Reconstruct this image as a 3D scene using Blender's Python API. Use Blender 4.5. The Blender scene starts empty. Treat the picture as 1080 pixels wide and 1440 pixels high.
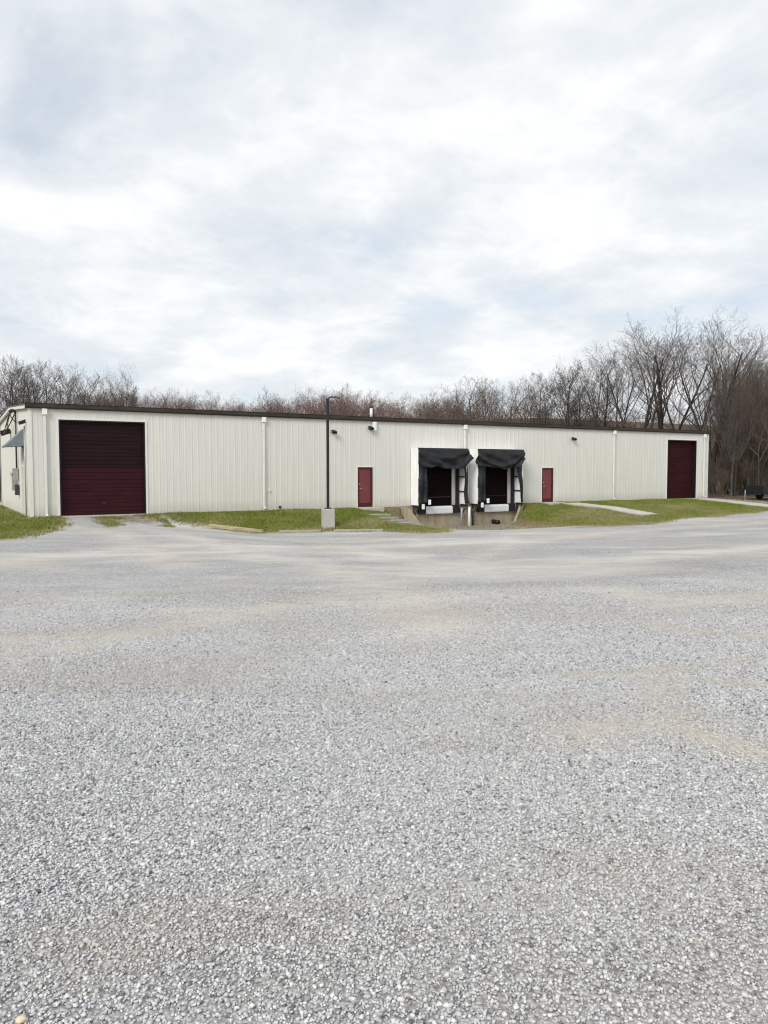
import bpy, math, random
import numpy as np
from mathutils import Vector, Matrix
random.seed(7); np.random.seed(7)
scene = bpy.context.scene
COL = scene.collection
R = math.radians

# ------------------------------------------------------------------ site frame
# s runs along the front wall, v runs out of it towards the yard, z is up
CAM_Z, PITCH = 2.0, math.atan(58/1081.)
C0 = np.array([-15.1, 32.86]); TH = R(58.9)
DV = np.array([math.sin(TH), math.cos(TH)]); NV = np.array([DV[1], -DV[0]])
ROT = math.atan2(DV[1], DV[0])
BL, BD, EAVE = 45.2, 13.5, 4.68          # building length, depth, eave height

def W(s, v, z=0.0):
    p = C0 + DV*s + NV*v
    return Vector((p[0], p[1], z))
def to_sv(x, y):
    q0 = x-C0[0]; q1 = y-C0[1]
    return q0*DV[0]+q1*DV[1], q0*NV[0]+q1*NV[1]

def sm(a, b, x):
    t = np.clip((x-a)/(b-a), 0, 1)
    return t*t*(3-2*t)

# ------------------------------------------------------------------ terrain
CH1 = [(-80, 24), (-30, 19), (-8, 13.5), (-3.2, 11.5), (-1.3, 9.2), (.4, 4.2), (1.3, 3.2), (3, 3.0), (5.1, 2.8), (6.8, 3.0), (8.5, 5.3), (10.8, 6.3),
       (12.8, 8.3), (13, 10.8), (14.2, 11), (16.8, 6.7), (18.3, 3.2), (18.9, 0.0)]
CH2 = [(26.9, 0.0), (26.5, .45), (25.7, 1.2), (24.9, 3), (23.4, 8), (22.3, 12.2), (24.2, 12.2), (30, 9.7), (33.4, 9.3), (38.5, 9.9),
       (44, 9.4), (60, 8.5), (130, 8)]
GL = [(-80, 23), (-30, 18), (-8, 13), (-3.2, 11), (-1.4, 8.8), (.3, 3.9), (1.0, 2.1), (1.25, 0), (0, 0), (0, -15), (-80, -15)]
GM = [(4.95, -.4), (5.1, .7), (5.7, 1.5), (6.8, 2.6), (8.5, 5.0), (10.8, 5.95), (12.8, 8.0), (12.9, 10.5), (14.2, 10.8),
      (16.8, 6.5), (18.3, 3), (18.8, -.4)]
GR = [(26.9, -.4), (26.5, .5), (25.6, 1.3), (24.9, 3), (23.5, 8), (22.6, 11.8), (24.2, 11.9), (30, 9.4), (33.4, 9.0), (38.5, 9.6),
      (44, 9.1), (44.5, 7), (45, -.4)]

def pip(poly, s, v):
    ins = np.zeros(s.shape, bool); n = len(poly); j = n-1
    for i in range(n):
        si, vi = poly[i]; sj, vj = poly[j]
        c = (vi > v) != (vj > v)
        if vi != vj:
            ins ^= c & (s < (sj-si)*(v-vi)/(vj-vi)+si)
        j = i
    return ins
def segd(chain, s, v):
    dm = np.full(s.shape, 1e9)
    for (a, b), (c, e) in zip(chain[:-1], chain[1:]):
        ds, dv = c-a, e-b
        t = np.clip(((s-a)*ds+(v-b)*dv)/(ds*ds+dv*dv), 0, 1)
        dm = np.minimum(dm, np.hypot(s-a-t*ds, v-b-t*dv))
    return dm
def sdist(poly, s, v):
    d = segd(poly+[poly[0]], s, v)
    return np.where(pip(poly, s, v), d, -d)
P1 = CH1+[(18.9, -1), (-80, -1)]
P2 = CH2+[(130, -1), (26.9, -1)]
def bumps(s, v, f, seed):
    r = np.random.RandomState(seed); o = 0*s
    for k in range(6):
        a = r.rand()*6.28; w = f*(.6+r.rand()*1.2); p = r.rand()*6.28
        o = o+np.sin((s*math.cos(a)+v*math.sin(a))*w+p)
    return o/6
def height(s, v):
    s = np.asarray(s, float); v = np.asarray(v, float)
    zg = -0.72+1.07*np.clip((v-4)/32, 0, 1.0)
    zg = zg+0.40*(1-sm(3, 9, s))*(1-sm(8, 22, v))
    zg = zg-0.45*sm(15.5, 18.5, s)*(1-sm(27, 31, s))*(1-sm(2, 13, v))
    zg = zg+.035*bumps(s, v, .55, 3)+.016*bumps(s, v, 1.6, 4)
    zg = zg+.30*sm(32, 41, s)*(1-sm(14, 26, v))
    w = np.zeros(s.shape)
    for P, CH in ((P1, CH1), (P2, CH2)):
        ins = pip(P, s, v); d = segd(CH, s, v)
        w = np.where(ins, np.maximum(w, sm(0, 1, d/(d+.62*np.maximum(v, 0)+1e-3))), w)
    w = np.where(v <= 0.02, 1.0, w)
    up = 0.03*bumps(s, v, .9, 8)*(np.clip(v, 0, 2)/2)
    h = zg*(1-w)+up*w
    hill = 11*sm(-38, -135, v)+6*sm(70, 150, s)*sm(25, -30, v)+5*sm(-60, -140, s)*sm(25, -30, v)
    inside = (s > 0.05) & (s < BL-.05) & (v < -.1) & (v > -BD+.1)
    return np.where(inside, -.25, h)+hill
def hz(s, v):
    return float(height(np.array([s]), np.array([v]))[0])
def hxy(x, y):
    return hz(*to_sv(x, y))

# ------------------------------------------------------------------ node helpers
def new_mat(name):
    m = bpy.data.materials.new(name); m.use_nodes = True
    nt = m.node_tree; b = nt.nodes['Principled BSDF']
    return m, nt, b
def nd(nt, typ, **kw):
    n = nt.nodes.new(typ)
    for k, v in kw.items():
        if k.startswith('i_'):
            key = k[2:]
            key = int(key) if key.isdigit() else key.replace('_', ' ')
            n.inputs[key].default_value = v
        else:
            setattr(n, k, v)
    return n
def lk(nt, a, b): nt.links.new(a, b)
def ramp(nt, fac, stops, interp='LINEAR'):
    n = nt.nodes.new('ShaderNodeValToRGB'); cr = n.color_ramp; cr.interpolation = interp
    while len(cr.elements) < len(stops): cr.elements.new(.5)
    for e, (p, c) in zip(cr.elements, stops):
        e.position = p; e.color = (*c, 1) if len(c) == 3 else c
    lk(nt, fac, n.inputs[0]); return n.outputs[0]
def mixc(nt, fac, a, b, blend='MIX'):
    n = nt.nodes.new('ShaderNodeMix'); n.data_type = 'RGBA'; n.blend_type = blend
    for sock, val in ((n.inputs['Factor'], fac), (n.inputs[6], a), (n.inputs[7], b)):
        if hasattr(val, 'is_output'): lk(nt, val, sock)
        else: sock.default_value = (*val, 1) if isinstance(val, tuple) and len(val) == 3 else val
    return n.outputs[2]
def math_n(nt, op, a, b=None, clamp=False):
    n = nt.nodes.new('ShaderNodeMath'); n.operation = op; n.use_clamp = clamp
    for i, val in enumerate((a, b)):
        if val is None: continue
        if hasattr(val, 'is_output'): lk(nt, val, n.inputs[i])
        else: n.inputs[i].default_value = val
    return n.outputs[0]
def objco(nt): return nd(nt, 'ShaderNodeTexCoord').outputs['Object']
def noise(nt, vec, scale, detail=4, rough=.55, dist=0.0):
    n = nd(nt, 'ShaderNodeTexNoise'); n.inputs['Scale'].default_value = scale
    n.inputs['Detail'].default_value = detail; n.inputs['Roughness'].default_value = rough
    n.inputs['Distortion'].default_value = dist
    lk(nt, vec, n.inputs['Vector']); return n.outputs['Fac']
def mapping(nt, vec, scale=(1, 1, 1), rot=(0, 0, 0), loc=(0, 0, 0)):
    n = nd(nt, 'ShaderNodeMapping'); n.inputs['Scale'].default_value = scale
    n.inputs['Rotation'].default_value = rot; n.inputs['Location'].default_value = loc
    lk(nt, vec, n.inputs['Vector']); return n.outputs[0]
def bump(nt, b, h, strength=.4, dist=.02):
    n = nd(nt, 'ShaderNodeBump'); n.inputs['Strength'].default_value = strength
    n.inputs['Distance'].default_value = dist
    lk(nt, h, n.inputs['Height']); lk(nt, n.outputs[0], b.inputs['Normal'])

def simple(name, col, rough=.6, var=.12, scale=3.0, metal=0.0, stretch=(1, 1, 1), bumpy=0.0, spec=.4, col2=None):
    m, nt, b = new_mat(name)
    co = mapping(nt, objco(nt), stretch)
    f = noise(nt, co, scale, 5, .6)
    dark = col2 or tuple(c*(1-var*2) for c in col)
    lite = tuple(min(1, c*(1+var)) for c in col)
    c = ramp(nt, f, [(.28, dark), (.72, lite)])
    lk(nt, c, b.inputs['Base Color'])
    b.inputs['Roughness'].default_value = rough; b.inputs['Metallic'].default_value = metal
    b.inputs['Specular IOR Level'].default_value = spec
    if bumpy: bump(nt, b, noise(nt, co, scale*6, 4), bumpy, .01)
    return m

M = {}
def cladding(name, col):
    m, nt, b = new_mat(name)
    co = objco(nt)
    st = noise(nt, mapping(nt, co, (3.0, 3.0, .22)), 1.6, 4, .6)         # rain streaks
    bl = noise(nt, co, .35, 3, .5)                                        # sheet to sheet fading
    c = ramp(nt, st, [(.25, tuple(x*.90 for x in col)), (.6, col), (.9, tuple(min(.9, x*1.03) for x in col))])
    c = mixc(nt, math_n(nt, 'MULTIPLY', bl, .25), c, tuple(x*.93 for x in col))
    sep = nd(nt, 'ShaderNodeSeparateXYZ'); lk(nt, co, sep.inputs[0])
    g = math_n(nt, 'SUBTRACT', .75, math_n(nt, 'MULTIPLY', sep.outputs[2], 1.3), True)   # splash dirt at the foot
    g = math_n(nt, 'MULTIPLY', g, noise(nt, mapping(nt, co, (1, 1, .5)), 5, 5, .65), True)
    c = mixc(nt, g, c, (.36, .31, .22))
    lk(nt, c, b.inputs['Base Color']); b.inputs['Roughness'].default_value = .5
    b.inputs['Specular IOR Level'].default_value = .35
    bump(nt, b, noise(nt, mapping(nt, co, (1.2, 1.2, .5)), 1.3, 2), .12, .03)
    return m
M['clad'] = cladding('cream_cladding', (.715, .705, .65))
M['trim'] = simple('cream_trim', (.76, .755, .71), .5, .04, 2)
M['white'] = simple('white_vinyl', (.90, .90, .90), .45, .05, 2.5, stretch=(1, 1, .4))
M['inner'] = simple('inner_vinyl', (.62, .60, .55), .55, .08, 3)
M['bronze'] = simple('bronze_metal', (.052, .043, .037), .55, .18, 1.2, stretch=(1, 1, 3), col2=(.03, .024, .02), spec=.2)
M['roof'] = simple('roof_metal', (.12, .105, .09), .5, .12, .6)
M['maroon'] = simple('maroon_paint', (.0195, .0052, .0068), .5, .15, 1.5, stretch=(.6, 1, 2), spec=.15)
M['maroon2'] = simple('maroon_paint_redder', (.037, .0066, .0105), .5, .15, 1.5, stretch=(.6, 1, 2), spec=.15)  # redder maroon for the lower sections of the wide door
M['maroon3'] = simple('maroon_paint_matt', (.036, .0075, .0090), .6, .15, 1.5, stretch=(.6, 1, 2), spec=.08)
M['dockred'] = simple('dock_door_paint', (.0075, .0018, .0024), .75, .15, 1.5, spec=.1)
M['red'] = simple('red_door_paint', (.185, .042, .045), .5, .10, 2.5, stretch=(1, 1, .5))
M['redframe'] = simple('red_frame_paint', (.06, .009, .012), .5, .1, 2.5)
M['black'] = simple('black_metal', (.012, .012, .013), .45, .2, 3)
M['rubber'] = simple('black_rubber', (.014, .014, .015), .75, .3, 6, bumpy=.3)
def fabric():
    m, nt, b = new_mat('black_vinyl_curtain')
    co = objco(nt)
    f = noise(nt, mapping(nt, co, (1, 1, .5)), 3.5, 6, .65)
    c = ramp(nt, f, [(.3, (.004, .0046, .0062)), (.6, (.0085, .010, .014)), (.82, (.026, .030, .038))])
    lk(nt, c, b.inputs['Base Color']); b.inputs['Roughness'].default_value = .42; b.inputs['Specular IOR Level'].default_value = .4
    bump(nt, b, noise(nt, co, 5, 4, .6, .8), .6, .06)
    return m
M['fabric'] = fabric()
def concrete(name, col, stain):
    m, nt, b = new_mat(name)
    co = objco(nt)
    f = noise(nt, co, 1.1, 6, .65); g = noise(nt, mapping(nt, co, (2.5, 2.5, .5)), 2.2, 5, .6)
    c = ramp(nt, f, [(.3, tuple(x*.78 for x in col)), (.7, col)])
    c = mixc(nt, ramp(nt, g, [(.45, (0, 0, 0)), (.75, (1, 1, 1))]), c, stain)
    lk(nt, c, b.inputs['Base Color']); b.inputs['Roughness'].default_value = .9
    bump(nt, b, noise(nt, co, 22, 5, .7), .35, .012)
    return m
M['conc'] = concrete('pale_concrete', (.50, .49, .46), (.38, .36, .32))
M['tanconc'] = concrete('stained_concrete', (.42, .36, .26), (.26, .19, .11))
M['slab'] = concrete('walk_concrete', (.56, .54, .50), (.44, .41, .35))
M['step'] = concrete('step_concrete', (.40, .385, .36), (.25, .235, .20))
M['lip'] = simple('dock_leveler_paint', (.72, .73, .76), .5, .06, 2)
M['timber'] = simple('weathered_timber', (.42, .36, .23), .85, .2, 5, stretch=(.4, 3, 3), bumpy=.5)
M['greytimber'] = simple('grey_timber', (.36, .33, .26), .85, .2, 5, stretch=(.4, 3, 3), bumpy=.5)
M['galv'] = simple('galvanised_steel', (.42, .43, .44), .45, .12, 6, metal=.3)
M['darkgrey'] = simple('dark_grey_metal', (.05, .05, .052), .5, .2, 5)
M['awning'] = simple('blue_grey_awning', (.20, .235, .27), .6, .10, 5)
M['glass'] = simple('lens_glass', (.5, .5, .48), .2, .05, 5)
M['stone'] = simple('cream_stone', (.72, .62, .45), .8, .12, 12, bumpy=.4)
M['glasspane'] = simple('glass', (.05, .055, .06), .12, .1, 2)

def bark(name, a, b_):
    m, nt, b = new_mat(name)
    co = objco(nt)
    oi = nd(nt, 'ShaderNodeObjectInfo').outputs['Random']
    f = noise(nt, mapping(nt, co, (1, 1, .25)), 6, 4, .65)
    c = ramp(nt, f, [(.25, a), (.75, b_)])
    c = mixc(nt, math_n(nt, 'MULTIPLY', oi, .55), c, tuple(x*.62 for x in b_))
    lk(nt, c, b.inputs['Base Color']); b.inputs['Roughness'].default_value = .9
    b.inputs['Specular IOR Level'].default_value = .15
    return m
M['bark_dark'] = bark('dark_bark', (.030, .026, .023), (.088, .077, .068))
M['bark_grey'] = bark('grey_bark', (.065, .056, .050), (.18, .158, .140))
M['twig_grey'] = bark('grey_twigs', (.070, .058, .053), (.165, .138, .125))
M['twig_red'] = bark('hazed_reddish_twigs', (.15, .090, .078), (.29, .185, .16))  # reddish far twigs, with distance haze put into the colour as extra lightness
M['twig_brown'] = bark('brown_twigs', (.095, .071, .056), (.20, .155, .122))

# ------------------------------------------------------------------ mesh helpers
class MB:
    def __init__(self): self.v = []; self.f = []; self.sm = []; self.cut = []
    def add(self, vs, fs, smooth=False):
        o = len(self.v); self.cut.append((o, len(self.f))); self.v += [tuple(p) for p in vs]
        self.f += [tuple(i+o for i in f) for f in fs]; self.sm += [smooth]*len(fs)
        return self
    def box(self, a, b, rot=None, c=None, taper=None):
        x0, y0, z0 = a; x1, y1, z1 = b
        vs = [Vector(p) for p in ((x0, y0, z0), (x1, y0, z0), (x1, y1, z0), (x0, y1, z0),
                                  (x0, y0, z1), (x1, y0, z1), (x1, y1, z1), (x0, y1, z1))]
        if taper:
            mx, my = (x0+x1)/2, (y0+y1)/2
            for p in vs[4:]: p.x = mx+(p.x-mx)*taper; p.y = my+(p.y-my)*taper
        if rot is not None: vs = [rot @ p for p in vs]
        if c is not None: vs = [p+Vector(c) for p in vs]
        return self.add(vs, [(0, 3, 2, 1), (4, 5, 6, 7), (0, 1, 5, 4), (1, 2, 6, 5), (2, 3, 7, 6), (3, 0, 4, 7)])
    def tube(self, pts, rad, n=10, caps=True, smooth=True):
        pts = [Vector(p) for p in pts]
        if not isinstance(rad, (list, tuple)): rad = [rad]*len(pts)
        rings = []; ref = None
        for i, p in enumerate(pts):
            t = (pts[min(i+1, len(pts)-1)]-pts[max(i-1, 0)]).normalized()
            if ref is None:
                ref = t.orthogonal().normalized()
            else:
                ref = (ref-t*ref.dot(t)); ref = ref.normalized() if ref.length > 1e-6 else t.orthogonal().normalized()
            bi = t.cross(ref)
            rings.append([p+(ref*math.cos(2*math.pi*k/n)+bi*math.sin(2*math.pi*k/n))*rad[i] for k in range(n)])
        vs = [q for r in rings for q in r]; fs = []
        for i in range(len(rings)-1):
            for k in range(n):
                a = i*n+k; b = i*n+(k+1) % n
                fs.append((a, b, b+n, a+n))
        self.add(vs, fs, smooth)
        if caps:
            o = len(self.v)-len(vs)
            self.f.append(tuple(o+k for k in reversed(range(n)))); self.sm.append(False)
            e = o+(len(rings)-1)*n
            self.f.append(tuple(e+k for k in range(n))); self.sm.append(False)
        return self
    def prism(self, outline, y0, y1):
        """outline in (x,z), extruded along y"""
        n = len(outline)
        vs = [(x, y0, z) for x, z in outline]+[(x, y1, z) for x, z in outline]
        fs = [tuple(range(n)), tuple(reversed(range(n, 2*n)))]
        for i in range(n):
            j = (i+1) % n; fs.append((i, i+n, j+n, j))
        return self.add(vs, fs)
    def build(self, name, mat, parent=None, bevel=0.0):
        me = bpy.data.meshes.new(name); me.from_pydata(self.v, [], self.f); me.update()
        me.polygons.foreach_set('use_smooth', self.sm)
        me.materials.append(mat)
        o = bpy.data.objects.new(name, me); COL.objects.link(o)
        if parent: o.parent = parent
        if bevel:
            md = o.modifiers.new('bevel', 'BEVEL'); md.width = bevel; md.segments = 2; md.limit_method = 'ANGLE'
        return o
    def build_each(self, name, mat, parent=None, bevel=0.0):
        out = []; ends = self.cut[1:]+[(len(self.v), len(self.f))]
        for (v0, f0), (v1, f1) in zip(self.cut, ends):
            m = MB(); m.v = self.v[v0:v1]; m.f = [tuple(i-v0 for i in f) for f in self.f[f0:f1]]; m.sm = self.sm[f0:f1]
            out.append(m.build(name, mat, parent, bevel))
        return out
    def arch(self, a, b, z0, z1, wa, wb, wt, y0, y1):
        """door frame: two jambs and a head in one piece"""
        return self.prism([(a, z0), (a, z1), (b, z1), (b, z0), (b-wb, z0), (b-wb, z1-wt), (a+wa, z1-wt), (a+wa, z0)], y0, y1)
def tag(o, label=None, cat=None, group=None, kind=None):
    if label: o['label'] = label
    if cat: o['category'] = cat
    if group: o['group'] = group
    if kind: o['kind'] = kind
    return o
def empty(name, loc, rz=0.0):
    o = bpy.data.objects.new(name, None); COL.objects.link(o)
    o.location = loc; o.rotation_euler = (0, 0, rz); o.empty_display_size = .3
    return o
def copy_tree(o, parent=None):
    c = o.copy(); COL.objects.link(c)
    if parent: c.parent = parent
    for ch in list(o.children): copy_tree(ch, c)
    return c
def np_mesh(name, co, faces, mat, smooth=False):
    """faces: (n,3) or (n,4) int array"""
    me = bpy.data.meshes.new(name)
    me.vertices.add(len(co)); me.vertices.foreach_set('co', np.ascontiguousarray(co, np.float32).ravel())
    k = faces.shape[1]
    me.loops.add(faces.size); me.loops.foreach_set('vertex_index', faces.astype(np.int32).ravel())
    me.polygons.add(len(faces)); me.polygons.foreach_set('loop_start', np.arange(0, faces.size, k, dtype=np.int32))
    if smooth: me.polygons.foreach_set('use_smooth', np.ones(len(faces), bool))
    me.update(calc_edges=True); me.materials.append(mat)
    o = bpy.data.objects.new(name, me); COL.objects.link(o)
    return o

# ------------------------------------------------------------------ ground sheet
def axis(parts):
    out = []
    for a, b, st in parts:
        n = max(1, int(round((b-a)/st))); out += list(np.linspace(a, b, n, endpoint=False))
    out.append(parts[-1][1]); return np.array(out)
SA = axis([(-500, -120, 38), (-120, -30, 5), (-30, -8, .8), (-8, 56, .28), (56, 80, 1.0), (80, 160, 5), (160, 600, 40)])
VA = axis([(-600, -160, 40), (-160, -20, 5), (-20, -1, 1.0), (-1, 14, .2), (14, 30, .4), (30, 38, .25), (38, 60, 1), (60, 300, 24)])
S, V = np.meshgrid(SA, VA, indexing='ij')
Z = height(S.ravel(), V.ravel()).reshape(S.shape)
X = C0[0]+DV[0]*S+NV[0]*V; Y = C0[1]+DV[1]*S+NV[1]*V
ns, nv = S.shape
idx = np.arange(ns*nv).reshape(ns, nv)
F = np.stack([idx[:-1, :-1], idx[:-1, 1:], idx[1:, 1:], idx[1:, :-1]], -1).reshape(-1, 4)

def tan_mask(nt, co):
    trk = nd(nt, 'ShaderNodeAttribute', attribute_name='track').outputs['Fac']
    tn = noise(nt, mapping(nt, co, (.8, 1.5, 1)), 1.8, 5, .65)
    tf = math_n(nt, 'MULTIPLY', trk, ramp(nt, tn, [(.30, (0, 0, 0)), (.55, (1, 1, 1))]), True)
    tan = noise(nt, mapping(nt, co, (.26, .5, 1), (0, 0, -.2), (7, 3, 0)), 1.0, 6, .62, .5)
    tp = ramp(nt, tan, [(.47, (0, 0, 0)), (.66, (.75, .75, .75))])
    return tf, tp, tn
def ground_mat():
    m, nt, b = new_mat('gravel_and_soil')
    co = objco(nt)
    # crushed stone: two sizes of cells
    v1 = nd(nt, 'ShaderNodeTexVoronoi', i_Scale=52.0, i_Randomness=1.0); lk(nt, co, v1.inputs['Vector'])
    v2 = nd(nt, 'ShaderNodeTexVoronoi', i_Scale=90.0, i_Randomness=1.0); lk(nt, co, v2.inputs['Vector'])
    sp = nd(nt, 'ShaderNodeSeparateColor'); lk(nt, v1.outputs['Color'], sp.inputs[0])
    stone = ramp(nt, sp.outputs[0], [(0, (.27, .268, .268)), (.3, (.47, .467, .465)), (.75, (.62, .617, .61)), (1, (.78, .775, .765))])
    gap = ramp(nt, v1.outputs['Distance'], [(.35, (1, 1, 1)), (.75, (.45, .45, .46))])
    stone = mixc(nt, 1.0, stone, gap, 'MULTIPLY')
    sp2 = nd(nt, 'ShaderNodeSeparateColor'); lk(nt, v2.outputs['Color'], sp2.inputs[0])
    fines = ramp(nt, sp2.outputs[1], [(0, (.47, .455, .43)), (1, (.64, .62, .59))])
    # broad patches of driven-in fines
    big = noise(nt, mapping(nt, co, (.16, .34, 1), (0, 0, .25)), 1.0, 6, .62, .6)
    fin = ramp(nt, big, [(.46, (0, 0, 0)), (.66, (.85, .85, .85))])
    c = mixc(nt, fin, stone, fines)
    tone = noise(nt, mapping(nt, co, (.5, .9, 1)), 1.0, 6, .65)
    c = mixc(nt, .55, c, ramp(nt, tone, [(.3, (.66, .65, .635)), (.5, (.97, .968, .965)), (.72, (1.14, 1.14, 1.13))]), 'MULTIPLY')
    # tan dust in wheel tracks
    tf, tp, tn = tan_mask(nt, co)
    c = mixc(nt, math_n(nt, 'MULTIPLY', tp, .85), c, (.43, .385, .33))
    c = mixc(nt, math_n(nt, 'MULTIPLY', tf, .6), c, mixc(nt, tn, (.50, .45, .375), (.70, .655, .59)))
    # dirt by the docks and the door
    dirt = nd(nt, 'ShaderNodeAttribute', attribute_name='dirt').outputs['Fac']
    dn = noise(nt, co, 1.4, 6, .65)
    df = ramp(nt, math_n(nt, 'ADD', dirt, math_n(nt, 'MULTIPLY', math_n(nt, 'SUBTRACT', dn, .5), 1.3)), [(.3, (0, 0, 0)), (.65, (1, 1, 1))])
    dc = ramp(nt, noise(nt, co, 5, 6, .7), [(.32, (.13, .10, .072)), (.52, (.27, .222, .165)), (.75, (.45, .40, .33))])
    c = mixc(nt, math_n(nt, 'MULTIPLY', df, .85), c, dc)
    # lawn
    lawn = nd(nt, 'ShaderNodeAttribute', attribute_name='lawn').outputs['Fac']
    ln = math_n(nt, 'ADD', math_n(nt, 'MULTIPLY', noise(nt, co, 1.3, 6, .75), .65), math_n(nt, 'MULTIPLY', noise(nt, co, 9.0, 4, .7), .35))
    lf = ramp(nt, math_n(nt, 'ADD', math_n(nt, 'MULTIPLY', lawn, .55), math_n(nt, 'ADD', math_n(nt, 'MULTIPLY', ln, 1.6), -.45)), [(.26, (0, 0, 0)), (.46, (1, 1, 1))])
    gcol = ramp(nt, noise(nt, co, 2.6, 6, .7), [(.32, (.17, .135, .07)), (.47, (.14, .145, .034)), (.62, (.20, .205, .05)), (.8, (.30, .27, .12))])
    edge = ramp(nt, math_n(nt, 'ADD', lawn, math_n(nt, 'MULTIPLY', ln, .9)), [(.55, (1, 1, 1)), (1.0, (0, 0, 0))])
    gcol = mixc(nt, math_n(nt, 'MULTIPLY', edge, .75), gcol, (.33, .29, .165))
    sf_ = ramp(nt, math_n(nt, 'ADD', dirt, math_n(nt, 'MULTIPLY', math_n(nt, 'SUBTRACT', ln, .5), 1.6)), [(.35, (0, 0, 0)), (.75, (1, 1, 1))])
    gcol = mixc(nt, math_n(nt, 'MULTIPLY', sf_, .85), gcol, mixc(nt, ln, (.15, .105, .07), (.30, .225, .15)))
    c = mixc(nt, lf, c, gcol)
    # leaf litter in the wood
    lit = nd(nt, 'ShaderNodeAttribute', attribute_name='litter').outputs['Fac']
    lc = ramp(nt, noise(nt, co, 3.0, 6, .75), [(.3, (.06, .043, .03)), (.7, (.17, .125, .085))])
    c = mixc(nt, ramp(nt, math_n(nt, 'ADD', lit, math_n(nt, 'MULTIPLY', math_n(nt, 'SUBTRACT', ln, .5), .6)), [(.4, (0, 0, 0)), (.6, (1, 1, 1))]), c, lc)
    lk(nt, c, b.inputs['Base Color']); b.inputs['Roughness'].default_value = .92
    b.inputs['Specular IOR Level'].default_value = .2
    hh = math_n(nt, 'MULTIPLY', math_n(nt, 'SUBTRACT', 1, v1.outputs['Distance']), math_n(nt, 'SUBTRACT', 1.05, fin))
    bump(nt, b, hh, .75, .016)
    return m
M['ground'] = ground_mat()
ground = np_mesh('ground', np.stack([X.ravel(), Y.ravel(), Z.ravel()], 1), F, M['ground'], True)
tag(ground, 'pale grey crushed gravel yard with soil and turf around the building', 'ground', kind='structure')
sf, vf = S.ravel(), V.ravel()
def attr(o, name, vals):
    a = o.data.attributes.new(name, 'FLOAT', 'POINT'); a.data.foreach_set('value', np.ascontiguousarray(vals, np.float32))
def lawn_f(s, v):
    return np.clip(np.maximum.reduce([sdist(GL, s, v), sdist(GM, s, v), sdist(GR, s, v)]), -2, 2)
attr(ground, 'lawn', lawn_f(sf, vf))
lit = np.maximum(sm(-17, -21, vf), sm(44.9, 45.7, sf)*sm(9.5, 7.0, vf))
attr(ground, 'litter', lit)
def dirt_f(s, v):
    d1 = sm(16.2, 18.2, s)*(1-sm(25.6, 26.8, s+np.clip(v-1.5, 0, 8)*.22))*(1-sm(4, 11.5, v))*sm(-.5, .1, v)
    d2 = sm(1.6, 2.8, s)*(1-sm(4.6, 5.6, s))*(1-sm(1.2, 3.2, v))*sm(-.5, .1, v)*1.05
    d3 = np.exp(-((s-8.2)/1.4)**2-((v-5.4)/1.0)**2)*.7
    d5 = np.exp(-((s-24.5)/2.2)**2-((v-10.3)/2.0)**2)*.8
    d6 = np.exp(-((s-27.8)/2.2)**2-((v-5.5)/2.8)**2)*.34
    d7 = np.exp(-((s-29.0)/1.0)**2-((v-7.0)/2.0)**2)*.9
    d4 = np.exp(-((s-22.5)/3.0)**2-((v-11.5)/1.5)**2)*.75
    return np.maximum.reduce([d1, d2, d3, d4, d5, d6, d7])
attr(ground, 'dirt', dirt_f(sf, vf))
# wheel tracks in plan (world x, y): polylines with a half width
TR = [([(-4.9, 8.5), (-4.40, 8.72), (-3.12, 9.27), (-2.32, 10.36), (-0.99, 11.78), (0.88, 15.71), (3.12, 20.98), (4.57, 27.34)], .38),
      ([(-4.8, 7.6), (-4.01, 7.93), (-3.39, 8.24), (-2.83, 9.48), (-1.6, 10.6)], .26), ([(-1.5, 17.5), (-1.09, 16.79), (0.22, 12.03), (0.70, 9.39)], .75),
      ([(-3.17, 10.95), (-2.19, 11.18), (-.6, 11.6)], .22), ([(1.0, 7.95), (1.65, 8.00), (2.37, 8.17)], .11), ([(1.7, 6.8), (2.31, 6.86), (3.03, 7.03), (4.2, 7.6)], .15),
      ([(2.40, 6.56), (2.23, 5.79), (2.08, 5.26)], .24), ([(1.95, 5.35), (2.11, 5.09), (2.21, 4.80), (2.5, 4.3), (3.0, 3.8)], .17),
      ([(3.70, 12.82), (4.13, 10.80), (5.89, 11.72)], .40), ([(3.2, 9.3), (3.71, 8.63), (4.30, 8.36)], .24), ([(2.85, 6.5), (3.00, 6.39), (3.23, 6.26), (4, 6.0)], .14),
      ([(1.2, 5.12), (1.45, 5.2), (1.7, 5.3)], .2), ([(-13, 31), (-9.19, 29.11), (-3.32, 25.57), (0.49, 26.42), (3.53, 23.80), (10.21, 30.59), (17.38, 34.71), (30, 44)], .8),
      ([(-1.30, 23.41), (0.36, 19.25), (2.41, 16.18), (5.00, 17.36), (10.33, 20.60), (18, 26)], .65), ([(-12, 16.5), (-9.13, 18.18), (-6.92, 21.91), (-2.48, 22.25), (4, 25)], .7),
      ([(-11.5, 30.5), (-8.66, 25.19), (-4.53, 17.38)], .6), ([(-9.8, 31), (-6.9, 26), (-2.8, 18.4)], .5)]
def track_f(x, y):
    o = np.zeros(x.shape)
    for pl, w in TR:
        d = segd(pl, x, y); o = np.maximum(o, np.exp(-(d/w)**2))
    return o
attr(ground, 'track', track_f(X.ravel(), Y.ravel()))

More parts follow.
